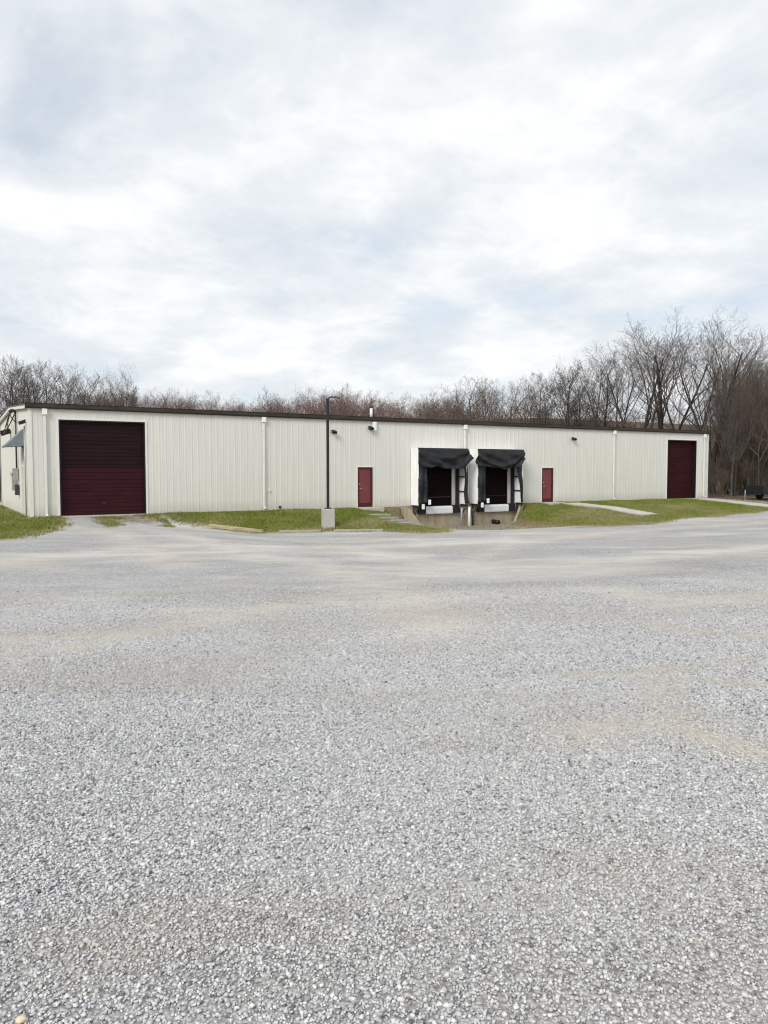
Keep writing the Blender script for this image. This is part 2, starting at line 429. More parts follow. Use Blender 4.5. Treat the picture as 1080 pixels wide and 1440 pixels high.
# ------------------------------------------------------------------ loose gravel near the viewer (uncountable)
def stones():
    n = 900000
    y = np.sqrt(np.random.rand(n)*(14.0**2-1.5**2)+1.5**2); x = (np.random.rand(n)-.5)*2*(y*.62+.35)
    keep = np.random.rand(n) < np.clip((14-y)/9.5, 0, 1)**1.3
    s, v = to_sv(x, y)
    tr = track_f(x, y)
    keep &= np.random.rand(n) > tr*.6
    x, y, s, v = x[keep], y[keep], s[keep], v[keep]; n = len(x)
    z = height(s, v)
    base = np.array([(-1, -1, -1), (1, -1, -1), (1, 1, -1), (-1, 1, -1), (-1, -1, 1), (1, -1, 1), (1, 1, 1), (-1, 1, 1)], float)
    size = .0034*np.exp(np.clip(np.random.randn(n), -2, 2.5)*.30)*(1+.035*y)
    P = base[None]*(1+np.random.uniform(-.45, .35, (n, 8, 3)))
    P *= (size[:, None]*np.random.uniform(.65, 1.35, (n, 3)))[:, None, :]
    q = np.random.randn(n, 4); q /= np.linalg.norm(q, axis=1)[:, None]
    w, a, b, c = q.T
    Rm = np.stack([np.stack([1-2*(b*b+c*c), 2*(a*b-c*w), 2*(a*c+b*w)], -1), np.stack([2*(a*b+c*w), 1-2*(a*a+c*c), 2*(b*c-a*w)], -1),
                   np.stack([2*(a*c-b*w), 2*(b*c+a*w), 1-2*(a*a+b*b)], -1)], 1)
    P = np.einsum('nij,nkj->nki', Rm, P)
    P[:, :, 2] *= .8
    P += np.stack([x, y, z+size*.3+np.random.rand(n)*.005], 1)[:, None, :]
    fb = np.array([(0, 3, 2, 1), (4, 5, 6, 7), (0, 1, 5, 4), (1, 2, 6, 5), (2, 3, 7, 6), (3, 0, 4, 7)])
    FF = (fb[None]+(np.arange(n)*8)[:, None, None]).reshape(-1, 4)
    m, nt, b = new_mat('crushed_limestone')
    r = nd(nt, 'ShaderNodeNewGeometry').outputs['Random Per Island']
    c = ramp(nt, r, [(0, (.12, .12, .13)), (.10, (.40, .40, .41)), (.45, (.57, .57, .58)), (.82, (.68, .68, .69)), (.95, (.82, .815, .80)), (1, (.66, .62, .55))])
    c = mixc(nt, .35, c, ramp(nt, noise(nt, objco(nt), 180, 3), [(.3, (.7, .7, .7)), (.7, (1.1, 1.1, 1.1))]), 'MULTIPLY')
    tf, tp, tn = tan_mask(nt, objco(nt))
    c = mixc(nt, math_n(nt, 'MULTIPLY', tp, .45), c, (.42, .375, .32))
    c = mixc(nt, math_n(nt, 'MULTIPLY', tf, .55), c, (.62, .565, .48))
    lk(nt, c, b.inputs['Base Color']); b.inputs['Roughness'].default_value = .85; b.inputs['Specular IOR Level'].default_value = .25
    o = np_mesh('gravel', P.reshape(-1, 3), FF, m)
    attr(o, 'track', np.repeat(np.clip(track_f(x, y), 0, 1), 8))
    tag(o, 'loose angular grey gravel stones covering the near yard', 'gravel', kind='stuff')
stones()

# ------------------------------------------------------------------ grass blades (uncountable)
def grass():
    pts = []
    def scatter(poly, n, smin, smax, vmin, vmax):
        s = np.random.uniform(smin, smax, n); v = np.random.uniform(vmin, vmax, n)
        d = sdist(poly, s, v)
        clump = bumps(s, v, 2.6, 21)+.6*bumps(s, v, 6, 22)
        k = (d+.5*clump+.22*np.random.randn(n) > .02) & (v > -.02) & ~((s > 18.9) & (s < 26.7) & (v < .5))
        k &= (np.random.rand(n) < np.clip(.55+d*.8+clump, .18, 1))
        return s[k], v[k], d[k], clump[k]
    L = [scatter(GM, 52000, 4.6, 19, 0, 11), scatter(GR, 75000, 22, 45.3, 0, 12.3), scatter(GL, 60000, -16, 1.4, 0, 14)]
    n = 12000; s = np.random.uniform(-14, -.1, n); v = np.random.uniform(-15, 0, n)
    L.append((s, v, np.full(n, 2.0), bumps(s, v, 2.6, 21)))
    n = 6000; s = np.random.uniform(1.2, 5.3, n); v = np.random.uniform(.5, 3.0, n); cl = bumps(s, v, 3.1, 31)   # weeds before the door
    k = cl > np.where(s < 2.5, .34, .04)+.14*(v-.8)+.12*np.random.randn(n); L.append((s[k], v[k], np.full(k.sum(), .25), cl[k]))
    n = 2500; s = np.random.uniform(15, 28, n); v = np.random.uniform(.4, 7, n); cl = bumps(s, v, 2.2, 33)
    k = cl > .22; L.append((s[k], v[k], np.full(k.sum(), -.2), cl[k]))
    s = np.concatenate([l[0] for l in L]); v = np.concatenate([l[1] for l in L])
    d = np.concatenate([l[2] for l in L]); cl = np.concatenate([l[3] for l in L])
    dz_ = dirt_f(s, v); thin = np.random.rand(len(s)) > np.clip(dz_*1.15+.35*cl-.1, 0, .93)
    thin |= (v < 3) & (s < 6) | (s > 14) & (s < 28) & (d < 0)
    ok = thin & ~((s > 29.85) & (s < 31.35) & (v > .3) & (v < 7.2))                       # the concrete walk
    ok &= ~((s > 15.1) & (s < 16.5) & (v > 1.9) & (v < 5.9))                       # the steps
    t = np.clip(v/9.4, 0, 1); ok &= ~((s > 42.65-3.4*t) & (s < 44.6-2.1*t) & (v < 9))   # the drive
    s, v, d, cl = s[ok], v[ok], d[ok], cl[ok]
    n = len(s); z = height(s, v)
    x = C0[0]+DV[0]*s+NV[0]*v; y = C0[1]+DV[1]*s+NV[1]*v
    K = 3
    x = np.repeat(x, K)+np.random.randn(n*K)*.03; y = np.repeat(y, K)+np.random.randn(n*K)*.03; z = np.repeat(z, K)
    dd = np.repeat(d, K); c2 = np.repeat(cl, K); N = n*K
    h = (.03+.055*np.random.rand(N))*(1+.9*np.clip(c2, -.6, 1)); h *= np.where(dd < .35, 1.15, 1)
    a = np.random.rand(N)*6.283; wd = .007+.009*np.random.rand(N)
    lean = np.random.randn(N, 2)*.5*h[:, None]
    p0 = np.stack([x-np.cos(a)*wd, y-np.sin(a)*wd, z-.01], 1); p1 = np.stack([x+np.cos(a)*wd, y+np.sin(a)*wd, z-.01], 1)
    p2 = np.stack([x+lean[:, 0], y+lean[:, 1], z+h], 1)
    co = np.stack([p0, p1, p2], 1).reshape(-1, 3)
    m, nt, b = new_mat('lawn_grass')
    r = nd(nt, 'ShaderNodeNewGeometry').outputs['Random Per Island']
    dry = nd(nt, 'ShaderNodeAttribute', attribute_name='dry').outputs['Fac']
    g = ramp(nt, r, [(0, (.095, .125, .016)), (.5, (.165, .210, .028)), (1, (.26, .285, .060))])
    t = ramp(nt, r, [(0, (.26, .21, .11)), (1, (.50, .44, .27))])
    c = mixc(nt, dry, g, t)
    lk(nt, c, b.inputs['Base Color']); b.inputs['Roughness'].default_value = .7; b.inputs['Specular IOR Level'].default_value = .2
    o = np_mesh('grass', co, np.arange(N*3).reshape(-1, 3), m)
    ss, vv = to_sv(x, y)
    patch = bumps(ss, vv, 1.1, 41)+.5*bumps(ss, vv, 3.3, 42)
    p = np.clip(.14+.72*np.clip(.9-dd, 0, 1.0)+.8*patch, .03, .97)
    p = np.where((ss > 12.5) & (ss < 20) & (vv > 4.5), np.clip(p+.35, 0, .97), p)
    p = np.where((ss > 22) & (ss < 36) & (vv > 3.5), np.clip(p+.25, 0, .97), p)
    p = np.where(vv < .35, p*.3, p)
    dr = (np.random.rand(N) < p)*np.random.uniform(.5, 1, N)
    attr(o, 'dry', np.repeat(dr, 3))
    tag(o, 'short green and straw coloured grass on the banks around the warehouse', 'grass', kind='stuff')
grass()

# ------------------------------------------------------------------ warehouse
# local frame of the warehouse: x = s, y = -v, z = up
WH = empty('warehouse', W(0, 0, 0), ROT)
tag(WH, 'long low cream metal warehouse with dark roof edge and maroon doors', 'warehouse')
PITCHR = .0075  # rib height
def rib_profile(a, b):
    """corrugated sheet from a to b: list of (along, out)"""
    p = .3048; pts = []
    k0 = math.floor(a/p)-1; k1 = math.ceil(b/p)+1
    for k in range(k0, k1+1):
        c = k*p
        pts += [(c-.042, 0), (c-.02, PITCHR), (c+.02, PITCHR), (c+.042, 0), (c+.098, 0), (c+.106, .003), (c+.112, 0), (c+.194, 0), (c+.2, .003), (c+.208, 0)]
    pts.sort()
    xs = [q[0] for q in pts]; ys = [q[1] for q in pts]
    mid = [(x, y) for x, y in pts if a+1e-4 < x < b-1e-4]
    return [(a, float(np.interp(a, xs, ys)))]+mid+[(b, float(np.interp(b, xs, ys)))]
def sheet(mb, a, b, z0, z1, f):
    """f(along,out,z)->local point; z1 may be a function of along"""
    pr = rib_profile(a, b); zt = z1 if callable(z1) else (lambda q: z1)
    vs = []; fs = []
    for i, (x, o) in enumerate(pr):
        vs += [f(x, o, z0), f(x, o, zt(x))]
        if i: fs.append((2*i-2, 2*i, 2*i+1, 2*i-1))
    mb.add(vs, fs)
OPEN = [(1.16, 4.84, 0.02, 4.22), (15.98, 16.90, .06, 2.19), (19.95, 22.15, 0, 2.5), (24.08, 26.28, 0, 2.5), (29.10, 30.04, .04, 2.18), (40.78, 43.90, .05, 4.17)]
fw = MB(); ff = lambda x, o, z: (x, -o, z)
cur = 0.05
for a, b, z0, z1 in OPEN:
    sheet(fw, cur, a, .03, EAVE, ff); fw.box((cur, .03, .0), (a, .12, EAVE))
    sheet(fw, a, b, z1, EAVE, ff); fw.box((a, .03, z1), (b, .12, EAVE))
    cur = b
sheet(fw, cur, BL-.05, .03, EAVE, ff); fw.box((cur, .03, 0), (BL-.05, .12, EAVE))
fw.build('front_wall', M['clad'], WH)
RIDGE = .36
def rake(t): return EAVE+.035+RIDGE*(1-abs(t-BD/2)/(BD/2))     # underside of the roof along the gable
for nm, x0, sg in (('end_wall', 0.0, -1), ('end_wall', BL, 1)):
    e = MB()
    fe = lambda t, o, z, x0=x0, sg=sg: (x0+sg*o, t, z)
    sheet(e, .05, BD/2, .03, rake, fe); sheet(e, BD/2, BD-.05, .03, rake, fe)
    i0, i1 = sorted((x0-sg*.03, x0-sg*.12))
    e.box((i0, .13, 0), (i1, BD-.13, EAVE))
    e.build(nm, M['clad'], WH)
rw = MB(); sheet(rw, .05, BL-.05, .03, EAVE, lambda x, o, z: (x, BD+o, z)); rw.box((.05, BD-.12, 0), (BL-.05, BD-.03, EAVE)); rw.build('rear_wall', M['clad'], WH)
# roof: two slopes, thin
rf = MB(); oh = .16
def roofz(t): return EAVE+.10+RIDGE*(1-abs(t-BD/2)/(BD/2))
rf.prism([(-oh, 0)]*0+[(-.05, roofz(-.05)), (BD/2, roofz(BD/2)), (BD+.05, roofz(BD+.05)), (BD+.05, roofz(BD+.05)+.06), (BD/2, roofz(BD/2)+.06), (-.05, roofz(-.05)+.06)], 0, 1)
# prism extrudes along y; turn it so that it runs along x
rf.v = [(-oh+(BL+2*oh)*y, x, z) for x, y, z in rf.v]
roof = rf.build('roof', M['roof'], WH)
# eave gutter on the front and the rear
for nm, sg, y0 in (('gutter', -1, 0), ('gutter', 1, BD)):
    g = MB()
    prof = [(.032, EAVE-.02), (.13, EAVE-.02), (.165, EAVE+.04), (.165, EAVE+.18), (.185, EAVE+.205), (.032, EAVE+.205)]
    g.prism([(q[0], q[1]) for q in prof], 0, 1)
    g.v = [(-oh+(BL+2*oh)*y, y0+sg*x, z) for x, y, z in g.v]
    g.build(nm, M['bronze'], WH)
# rake trims at the gables
for x0, sg in ((0, -1), (BL, 1)):
    for half in (0, 1):
        t0, t1 = (-.03, BD/2-.002) if half == 0 else (BD/2+.002, BD+.03)
        k = MB(); xa, xb = sorted((x0+sg*.035, x0+sg*.155))
        k.add([(xa, t0, rake(t0)-.06), (xb, t0, rake(t0)-.06), (xb, t1, rake(t1)-.06), (xa, t1, rake(t1)-.06),
               (xa, t0, rake(t0)+.058), (xb, t0, rake(t0)+.058), (xb, t1, rake(t1)+.058), (xa, t1, rake(t1)+.058)],
              [(0, 3, 2, 1), (4, 5, 6, 7), (0, 1, 5, 4), (1, 2, 6, 5), (2, 3, 7, 6), (3, 0, 4, 7)])
        k.build('rake_trim', M['trim'], WH)
# corner trims
for x, y, sx, sy in ((0, 0, -1, -1), (BL, 0, 1, -1), (0, BD, -1, 1), (BL, BD, 1, 1)):
    k = MB()
    a, b = sorted((x-sx*.10, x+sx*.036)); c, d = sorted((y+sy*.030, y+sy*.036))
    k.box((a, c, .02), (b, d, EAVE-.02))
    a, b = sorted((x+sx*.030, x+sx*.036)); c, d = sorted((y-sy*.10, y+sy*.0299))
    k.box((a, c, .02), (b, d, EAVE-.02))
    k.build('corner_trim', M['trim'], WH)
fd = MB()
for a, b in ((-.02, 1.1), (1.1, 15.9), (15.9, 18.72), (27.5, 40.7), (40.7, BL+.02)):
    fd.box((a, -.012, -.6), (b-.004, .14, .028))
fd.box((-.02, .142, -.6), (.12, BD, .028)); fd.box((BL-.12, .142, -.6), (BL+.02, BD, .028))
fd.build_each('foundation', M['tanconc'], WH)

# large sectional doors
def overhead(a, b, z0, z1, rec, nsec, split, tone):
    w = MB(); h = (z1-z0)/nsec
    m1 = MB(); m2 = MB()
    for i in range(nsec):
        t = m2 if i < split else m1
        q0, q1 = z0+i*h+.006, z0+(i+1)*h-.006
        t.box((a+.05, rec, q0), (b-.05, rec+.04, q1))
        for k in range(1, 3):     # pressed ribs
            zz = q0+(q1-q0)*k/3
            t.prism([(rec, zz-.03), (rec-.014, zz-.018), (rec-.014, zz+.018), (rec, zz+.03)], a+.12, b-.12)
            t.v[-8:] = [(y, x, z) for x, y, z in t.v[-8:]]
    d = m1.build('overhead_door', M['maroon' if split else 'maroon3'], WH)
    tag(d, tone)
    if split: tag(m2.build('lower_section', M['maroon2'], d), 'redder lower sections of the door')
    f = MB()
    f.arch(a, b, z0, z1, .052, .052, .055, -.034, rec+.05)
    f.build('frame', M['black'], d)
    s_ = MB(); s_.box((a+.055, rec-.02, z0-.02), (b-.055, rec+.03, z0+.005)); s_.build('bottom_seal', M['rubber'], d)
    hd = MB(); hd.box(((a+b)/2-.1, rec-.05, z0+.5), ((a+b)/2+.1, rec-.03, z0+.53)); hd.box(((a+b)/2-.1, rec-.03, z0+.505), ((a+b)/2-.07, rec, z0+.525)); hd.box(((a+b)/2+.07, rec-.03, z0+.505), ((a+b)/2+.1, rec, z0+.525)); hd.build('handle', M['darkgrey'], d)
    # reveal to the right of the recess, white threshold slab
    r = MB(); r.arch(a-.09, b+.09, z0, z1+.06, .089, .089, .059, -.032, rec+.05)
    r.build('door_trim', M['trim'], WH)
overhead(1.16, 4.84, .04, 4.22, .16, 8, 4, 'wide maroon sectional door near the left corner')
overhead(40.78, 43.90, .06, 4.17, .22, 8, 0, 'tall maroon sectional door near the right corner')
for a, b in ((1.1, 4.9), (40.7, 44.0)):
    t = MB(); t.box((a, -.45, -.22), (b, .30, .022)); t.build('threshold_slab', M['slab'], WH, .01)

# personnel doors
def door(a, b, z0, z1, lbl):
    d = MB(); d.box((a+.07, .02, z0+.02), (b-.07, .06, z1-.07))
    o = d.build('service_door', M['red'], WH, .004); tag(o, lbl)
    f = MB(); f.arch(a, b, z0, z1, .068, .10, .068, -.034, .07)
    f.build('frame', M['redframe'], o)
    h = MB(); h.tube([(a+.13, .015, z0+.98), (a+.13, -.05, z0+.98)], .022, 8); h.box((a+.11, -.065, z0+.965), (a+.24, -.045, z0+.992))
    h.build('handle', M['galv'], o)
    k = MB(); k.tube([(a+.13, .018, z0+1.22), (a+.13, -.012, z0+1.22)], .035, 12); k.build('deadbolt', M['galv'], o)
    hi = MB()
    for zz in (.3, 1.05, 1.8): hi.tube([(b-.10, -.036, z0+zz-.05), (b-.10, -.036, z0+zz+.05)], .012, 6)
    hi.build_each('hinge', M['redframe'], o)
    kp = MB(); kp.box((a+.10, .012, z0+.05), (b-.13, .0195, z0+.22)); kp.build('kick_plate', M['redframe'], o)
    t = MB(); t.arch(a-.05, b+.05, z0, z1+.05, .049, .049, .049, -.030, 0); t.build('door_trim', M['trim'], WH)
    s = MB(); s.box((a-.15, -1.0, -.2), (b+.15, -.013, z0-.01)); s.build('door_stoop', M['slab'], WH, .01)
door(15.98, 16.90, .06, 2.19, 'red steel door left of the loading docks')
door(29.10, 30.04, .05, 2.18, 'red steel door right of the loading docks')

# downspouts
for s_, bot in ((.60, -.06), (10.62, .02), (23.08, .05), (35.40, .02), (44.72, .02)):
    d = MB()
    y = -.075
    d.box((s_-.05, y-.045, bot+.14), (s_+.05, y+.035, EAVE-.30))
    d.box((s_-.05, -.045, 0), (s_+.05, .045, .19), Matrix.Rotation(R(38), 3, 'X'), (0, y-.03, bot))
    dn = d.build('downspout', M['trim'], WH, .008)
    b = MB(); b.box((s_-.10, -.17, EAVE-.28), (s_+.10, -.034, EAVE-.03)); b.box((s_-.115, -.178, EAVE-.07), (s_+.115, -.033, EAVE-.04))
    b.build('leader_head', M['white'], dn, .006)
    st = MB()
    for zz in (1.0, 2.6, 4.0): st.box((s_-.065, y-.049, zz), (s_+.065, y+.04, zz+.03))
    st.build_each('strap', M['trim'], dn)

# wall lights on the front
def wall_light(s_, z, lbl=None):
    p = MB(); p.box((s_-.09, -.07, z-.06), (s_+.09, -.028, z+.12)); o = p.build('wall_light', M['darkgrey'], WH, .01)
    h = MB(); h.box((-.125, -.18, -.06), (.125, .03, .07), Matrix.Rotation(R(24), 3, 'X'), (s_, -.12, z+.02)); h.build('lamp_housing', M['black'], o, .02)
    g = MB(); g.box((-.10, -.16, -.072), (.10, 0, -.061), Matrix.Rotation(R(24), 3, 'X'), (s_, -.12, z+.02)); g.build('lens', M['glass'], o)
    if lbl: tag(o, lbl)
wall_light(14.50, 4.02); wall_light(16.72, 4.28); wall_light(31.67, 4.02)
jb = MB(); jb.box((16.86, -.16, 4.16), (17.08, -.03, 4.62)); jb.build('junction_box', M['white'], WH, .01)
for a, z, w_, h_ in ((10.88, .96, .07, .12), (11.42, .10, .11, .13)):
    k = MB(); k.box((a, -.08, z), (a+w_, -.029, z+h_)); k.build('outlet_box', M['white'] if z > .5 else M['darkgrey'], WH, .006)
vp = MB(); vp.tube([(16.96, .22, EAVE+.15), (16.96, .22, EAVE+.72)], .075, 14)
vpo = vp.build('vent_pipe', M['white'], WH)
cp = MB(); cp.tube([(16.96, .22, EAVE+.725), (16.96, .22, EAVE+.83)], [.12, .10], 14); cp.tube([(17.13, .24, EAVE+.2), (17.13, .24, EAVE+.66)], .035, 8); cp.build('vent_cap', M['darkgrey'], vpo)

# loading docks ------------------------------------------------------------
dw = MB(); dw.box((18.72, -.25, -1.6), (27.46, .138, -.005)); dw.build('dock_wall', M['tanconc'], WH)
de = MB()
for zz in (-.42, -.86):
    de.box((18.74, -.256, zz), (27.44, -.2502, zz+.018))
de.build_each('form_joint', M['step'], WH)
def cloth(mb, fn, nu, nw):
    """open grid of points fn(u,w) in 0..1"""
    vs = [fn(i/nu, j/nw) for i in range(nu+1) for j in range(nw+1)]
    fs = [(i*(nw+1)+j, (i+1)*(nw+1)+j, (i+1)*(nw+1)+j+1, i*(nw+1)+j+1) for i in range(nu) for j in range(nw)]
    mb.add(vs, fs, True); return mb
def solid(o, th):
    md = o.modifiers.new('thickness', 'SOLIDIFY'); md.thickness = th; md.offset = 0; return o
def dock(s0, wdt, seed, flare_left, flare_right, lbl):
    rnd = random.Random(seed); D = .76; zt = 3.25; x1 = s0+wdt
    hd = MB(); hd.box((s0, -D, zt-.06), (x1, -.03, zt)); hd.box((s0+.012, -D, zt-.46), (x1-.012, -D+.05, zt-.0605))
    sh = hd.build('dock_shelter', M['white'], WH); tag(sh, lbl)
    lp = MB(); lp.box((s0, -D, .09), (s0+.05, -.03, zt-.061)); lp.build('side_panel', M['white'], sh, .006)
    rp = MB(); rp.box((x1-.05, -D, .09), (x1, -.03, zt-.061)); rp.box((x1-.058, -D, .12), (x1-.0505, -.03, zt-.07))
    rpo = rp.build('side_panel', M['white'], sh)
    fr = MB()
    for zz in (.78, 1.62, 2.46): fr.box((x1-.115, -D+.03, zz), (x1-.059, -.035, zz+.07))
    for zz in (.78, 1.62, 2.46): fr.box((s0+.051, -D+.03, zz), (s0+.10, -.035, zz+.07))
    fr.build_each('brace', M['darkgrey'], sh)
    # head curtain, sagging in folds
    ph = [rnd.random()*6.28 for _ in range(8)]
    def head(u, w):
        x = s0-.03+u*(wdt+.06)
        low = (.98+.10*math.sin(u*math.pi)*1.0+.05*math.sin(u*9+ph[0])+.03*math.sin(u*21+ph[1]))
        fl = w**1.6
        x += flare_right*fl*max(0, (u-.80)/.2)-flare_left*fl*max(0, (.20-u)/.2)
        lowc = low-.42*max(0, (u-.88)/.12)-.20*max(0, (.06-u)/.06)
        z = zt-.03-w*lowc
        sag = .06*math.sin(u*7+w*5+ph[2])+.05*math.sin(u*13-w*9+ph[3])+.025*math.sin(u*29+w*7+ph[4])+.03*math.sin(w*17+4*(u-.5)**2*9+ph[6])+.05*math.cos((w*2.2+(u-.5)**2*4)*5+ph[5])
        return (x, -D-.07-.06*w-.75*sag*(.2+w)*min(1, w*5)-.05*min(1, w*4), z)
    hc = cloth(MB(), head, 56, 18).build('head_curtain', M['fabric'], sh); solid(hc, .012)
    bar = MB(); bar.box((s0-.01, -D-.045, zt-.07), (x1+.01, -D-.004, zt+.012)); bar.build('header_bar', M['black'], sh)
    # side curtains
    def lside(u, w):
        wl = .60-.08*w
        x = s0+.01+u*(wl)+.03*math.sin(w*9+ph[6])*u
        return (x, -D-.03-.05*math.sin(u*8+w*3+ph[1])-.03*math.sin(w*13)-.04*u, zt-.2-w*(zt-.2-.12-.10*u))
    solid(cloth(MB(), lside, 10, 26).build('side_curtain', M['fabric'], sh), .012)
    def rside(u, w):
        wl = .34+.05*math.sin(w*6+ph[3])
        wl = wl*(1-.45*math.sin(w*3.14)) if flare_right > .05 else .50*(1-w)**1.2+.13
        out = (.16*w**2 if flare_right > .05 else 0)
        x = x1-.01-u*wl+out
        return (x, -D-.03-.05*math.sin(u*7+w*4+ph[0])-.03*math.sin(w*11+ph[2]), zt-.2-w*(zt-.2-.12))
    solid(cloth(MB(), rside, 8, 26).build('side_curtain', M['fabric'], sh), .012)
    bp = MB()
    for xx in (s0-.03, x1-.09):
        bp.box((xx, -D-.05, -.03), (xx+.12, -.251, .088))
    bp.build_each('bottom_pad', M['rubber'], sh, .01)
    br = MB()
    for xx in (s0+.0, x1-.06):
        p = Vector((xx+.03, -D+.04, -.04)); q = Vector((xx+.03, -.255, -.62))
        br.tube([p, q], .035, 6); br.box((xx+.0, -.31, -.75), (xx+.06, -.252, -.031))
    br.build_each('strut', M['darkgrey'], sh)
    # the door behind
    c = s0+wdt/2; a, b = c-1.10, c+1.10
    dd = MB()
    for i in range(5):
        q0 = .01+i*.495; dd.box((a+.03, .03, q0), (b-.03, .07, q0+.487))
        for k in (1, 2):
            zz = q0+.487*k/3; dd.box((a+.1, .022, zz-.02), (b-.1, .0299, zz+.02))
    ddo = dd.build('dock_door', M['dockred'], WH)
    f = MB(); f.arch(a-.02, b+.02, 0, 2.5, .05, .05, .06, -.04, .09); f.build('frame', M['black'], ddo)
    se = MB(); se.box((b+.28, -.20, .0), (b+.42, -.032, 2.6)); se.box((a-.42, -.20, 0), (a-.28, -.032, 2.6)); se.build_each('guard_post', M['rubber'], sh, .01)
    # leveler with its hanging lip
    lv = MB(); prof = []
    for k in range(9):
        an = math.pi/2*k/8; prof.append((.30+.13*math.sin(an), -.11+.11*math.cos(an)+.006))
    prof += [(.43, -.36), (.415, -.42), (.375, -.42), (.375, -.15), (.252, -.05), (.252, .006)]
    lv.prism(prof, c-.92, c+.92); lv.v = [(y, -x, z) for x, y, z in lv.v]
    lvo = lv.build('dock_leveler', M['lip'], WH)
    lg = MB()
    for xx in (c-.7, c, c+.7): lg.box((xx-.06, -.37, -.40), (xx+.06, -.2505, -.18))
    lg.build_each('lip_support', M['darkgrey'], lvo)
    for xx in (c-1.40, c+.95):
        k = MB(); k.box((xx, -.46, -.40), (xx+.45, -.252, .05))
        for j in range(4): k.box((xx-.006, -.466, -.36+j*.1), (xx+.456, -.30, -.33+j*.1))
        k.build('dock_bumper', M['rubber'], WH, .02)
    for xx, zz in ((s0+.20, -.12), (s0+.62, .12)):
        k = MB(); k.box((xx, -D-.16, zz), (xx+.15, -D-.06, zz+.28)); k.build('guide_block', M['white'], sh, .02)
dock(19.36, 3.36, 3, .02, .26, 'left loading dock shelter with black curtains')
dock(23.47, 3.42, 9, .26, .0, 'right loading dock shelter with black curtains')
# end wall fittings: awning, side door, meter, conduit, lights (x<0 side)
aw = MB(); aw.prism([(.0, 3.88), (.0, 3.10), (-.76, 3.06), (-.76, 3.11)], 0, 1)
aw.v = [(-.032+x, 1.55+y*1.5, z) for x, y, z in aw.v]
awo = aw.build('awning', M['awning'], WH)
val = MB(); val.box((-.805, 1.54, 3.02), (-.793, 3.06, 3.13)); val.build('valance', M['awning'], awo)
sd = MB(); sd.box((-.05, 1.85, .06), (-.028, 2.75, 2.15)); sdo = sd.build('side_door', M['inner'], WH)
sfm = MB(); sfm.arch(1.77, 2.83, .05, 2.22, .07, .07, .06, -.06, -.028); sfm.v = [(y, x, z) for x, y, z in sfm.v]; sfm.build('frame', M['trim'], sdo)
cd = MB(); cd.tube([(-.09, 4.4, 4.75), (-.09, 4.4, 2.1)], .04, 8)
cd.build('conduit', M['darkgrey'], WH)
c2 = MB(); c2.tube([(-.07, 1.15, 3.95), (-.07, 1.15, .05)], .03, 8); c2.build('conduit', M['galv'], WH)
mt = MB(); mt.box((-.26, 4.25, 1.55), (-.034, 4.62, 2.12)); mo = mt.build('electric_meter', M['galv'], WH, .01)
mg = MB(); mg.tube([(-.26, 4.43, 1.86), (-.36, 4.43, 1.86)], .09, 14); mg.build('dial_glass', M['glass'], mo)
m4 = MB(); m4.box((-.22, 5.05, 1.05), (-.034, 5.5, 1.75)); m4.build('meter_cabinet', M['galv'], WH, .01)
m3 = MB(); m3.box((-.2, 4.15, .85), (-.034, 4.42, 1.35)); m3.build('switch_box', M['darkgrey'], mo, .01)
wc = MB()
def loop(a, b, sag, out, r=.022):
    pts = []
    for k in range(13):
        t = k/12; p = Vector(a).lerp(Vector(b), t); p.z -= sag*math.sin(math.pi*t); p.x -= out*math.sin(math.pi*t); pts.append(p)
    wc.tube(pts, r, 6)
loop((-.10, 4.4, 4.75), (-.10, 6.8, 4.85), .75, .25); loop((-.10, 4.4, 4.72), (-.10, 7.4, 4.8), .95, .35); loop((-.12, 5.4, 4.95), (-.12, 7.0, 4.3), .3, .2); loop((-.12, 4.3, 4.3), (-.12, 4.45, 4.82), -.1, .2)
wc.build('service_cable', M['black'], WH)
wh = MB(); wh.tube([(-.09, 4.4, 4.74), (-.14, 4.4, 4.88), (-.28, 4.4, 4.86), (-.34, 4.4, 4.76)], .06, 10); wh.build('weatherhead', M['darkgrey'], WH)
def side_light(t, z, big):
    p = MB(); p.box((-.07, t-.07, z-.06), (-.034, t+.07, z+.1)); o = p.build('wall_light', M['darkgrey'], WH)
    h = MB(); k = 1.4 if big else .8
    h.box((-.30*k, -.14*k, -.09*k), (.02, .14*k, .10*k), Matrix.Rotation(R(-20), 3, 'Y'), (-.07, t, z)); h.build('lamp_housing', M['black'], o, .015)
side_light(1.0, 4.14, False); side_light(7.6, 4.02, True)

# ------------------------------------------------------------------ walls, steps and posts by the docks
def site_thing(name, s_, v_, z_, rz=0.0): return empty(name, W(s_, v_, z_), ROT+rz)
def wing(a, b, z0, z1, lbl):
    p = W(*a); q = W(*b); L = (q-p).length
    m_ = MB(); m_.prism([(0, z0), (L*.25, z0-.03), (L, z1), (L, z1-.5), (0, -1.6)], -.07, .07)
    o = m_.build('wing_wall', M['tanconc'], None, .012); o.location = (p.x, p.y, 0); o.rotation_euler = (0, 0, math.atan2(q.y-p.y, q.x-p.x))
    tag(o, lbl, 'retaining wall')
wing((18.80, .27), (19.25, 1.5), -.08, -1.12, 'low sloping concrete wing wall between the steps and the left dock')
wing((27.30, .27), (25.95, 1.15), .0, -1.02, 'low sloping concrete wing wall between the right dock and the grass mound')
st = site_thing('stepping_slabs', 15.8, 2.0, 0)
tag(st, 'five worn concrete steps going down the grass bank from the red door', 'steps')
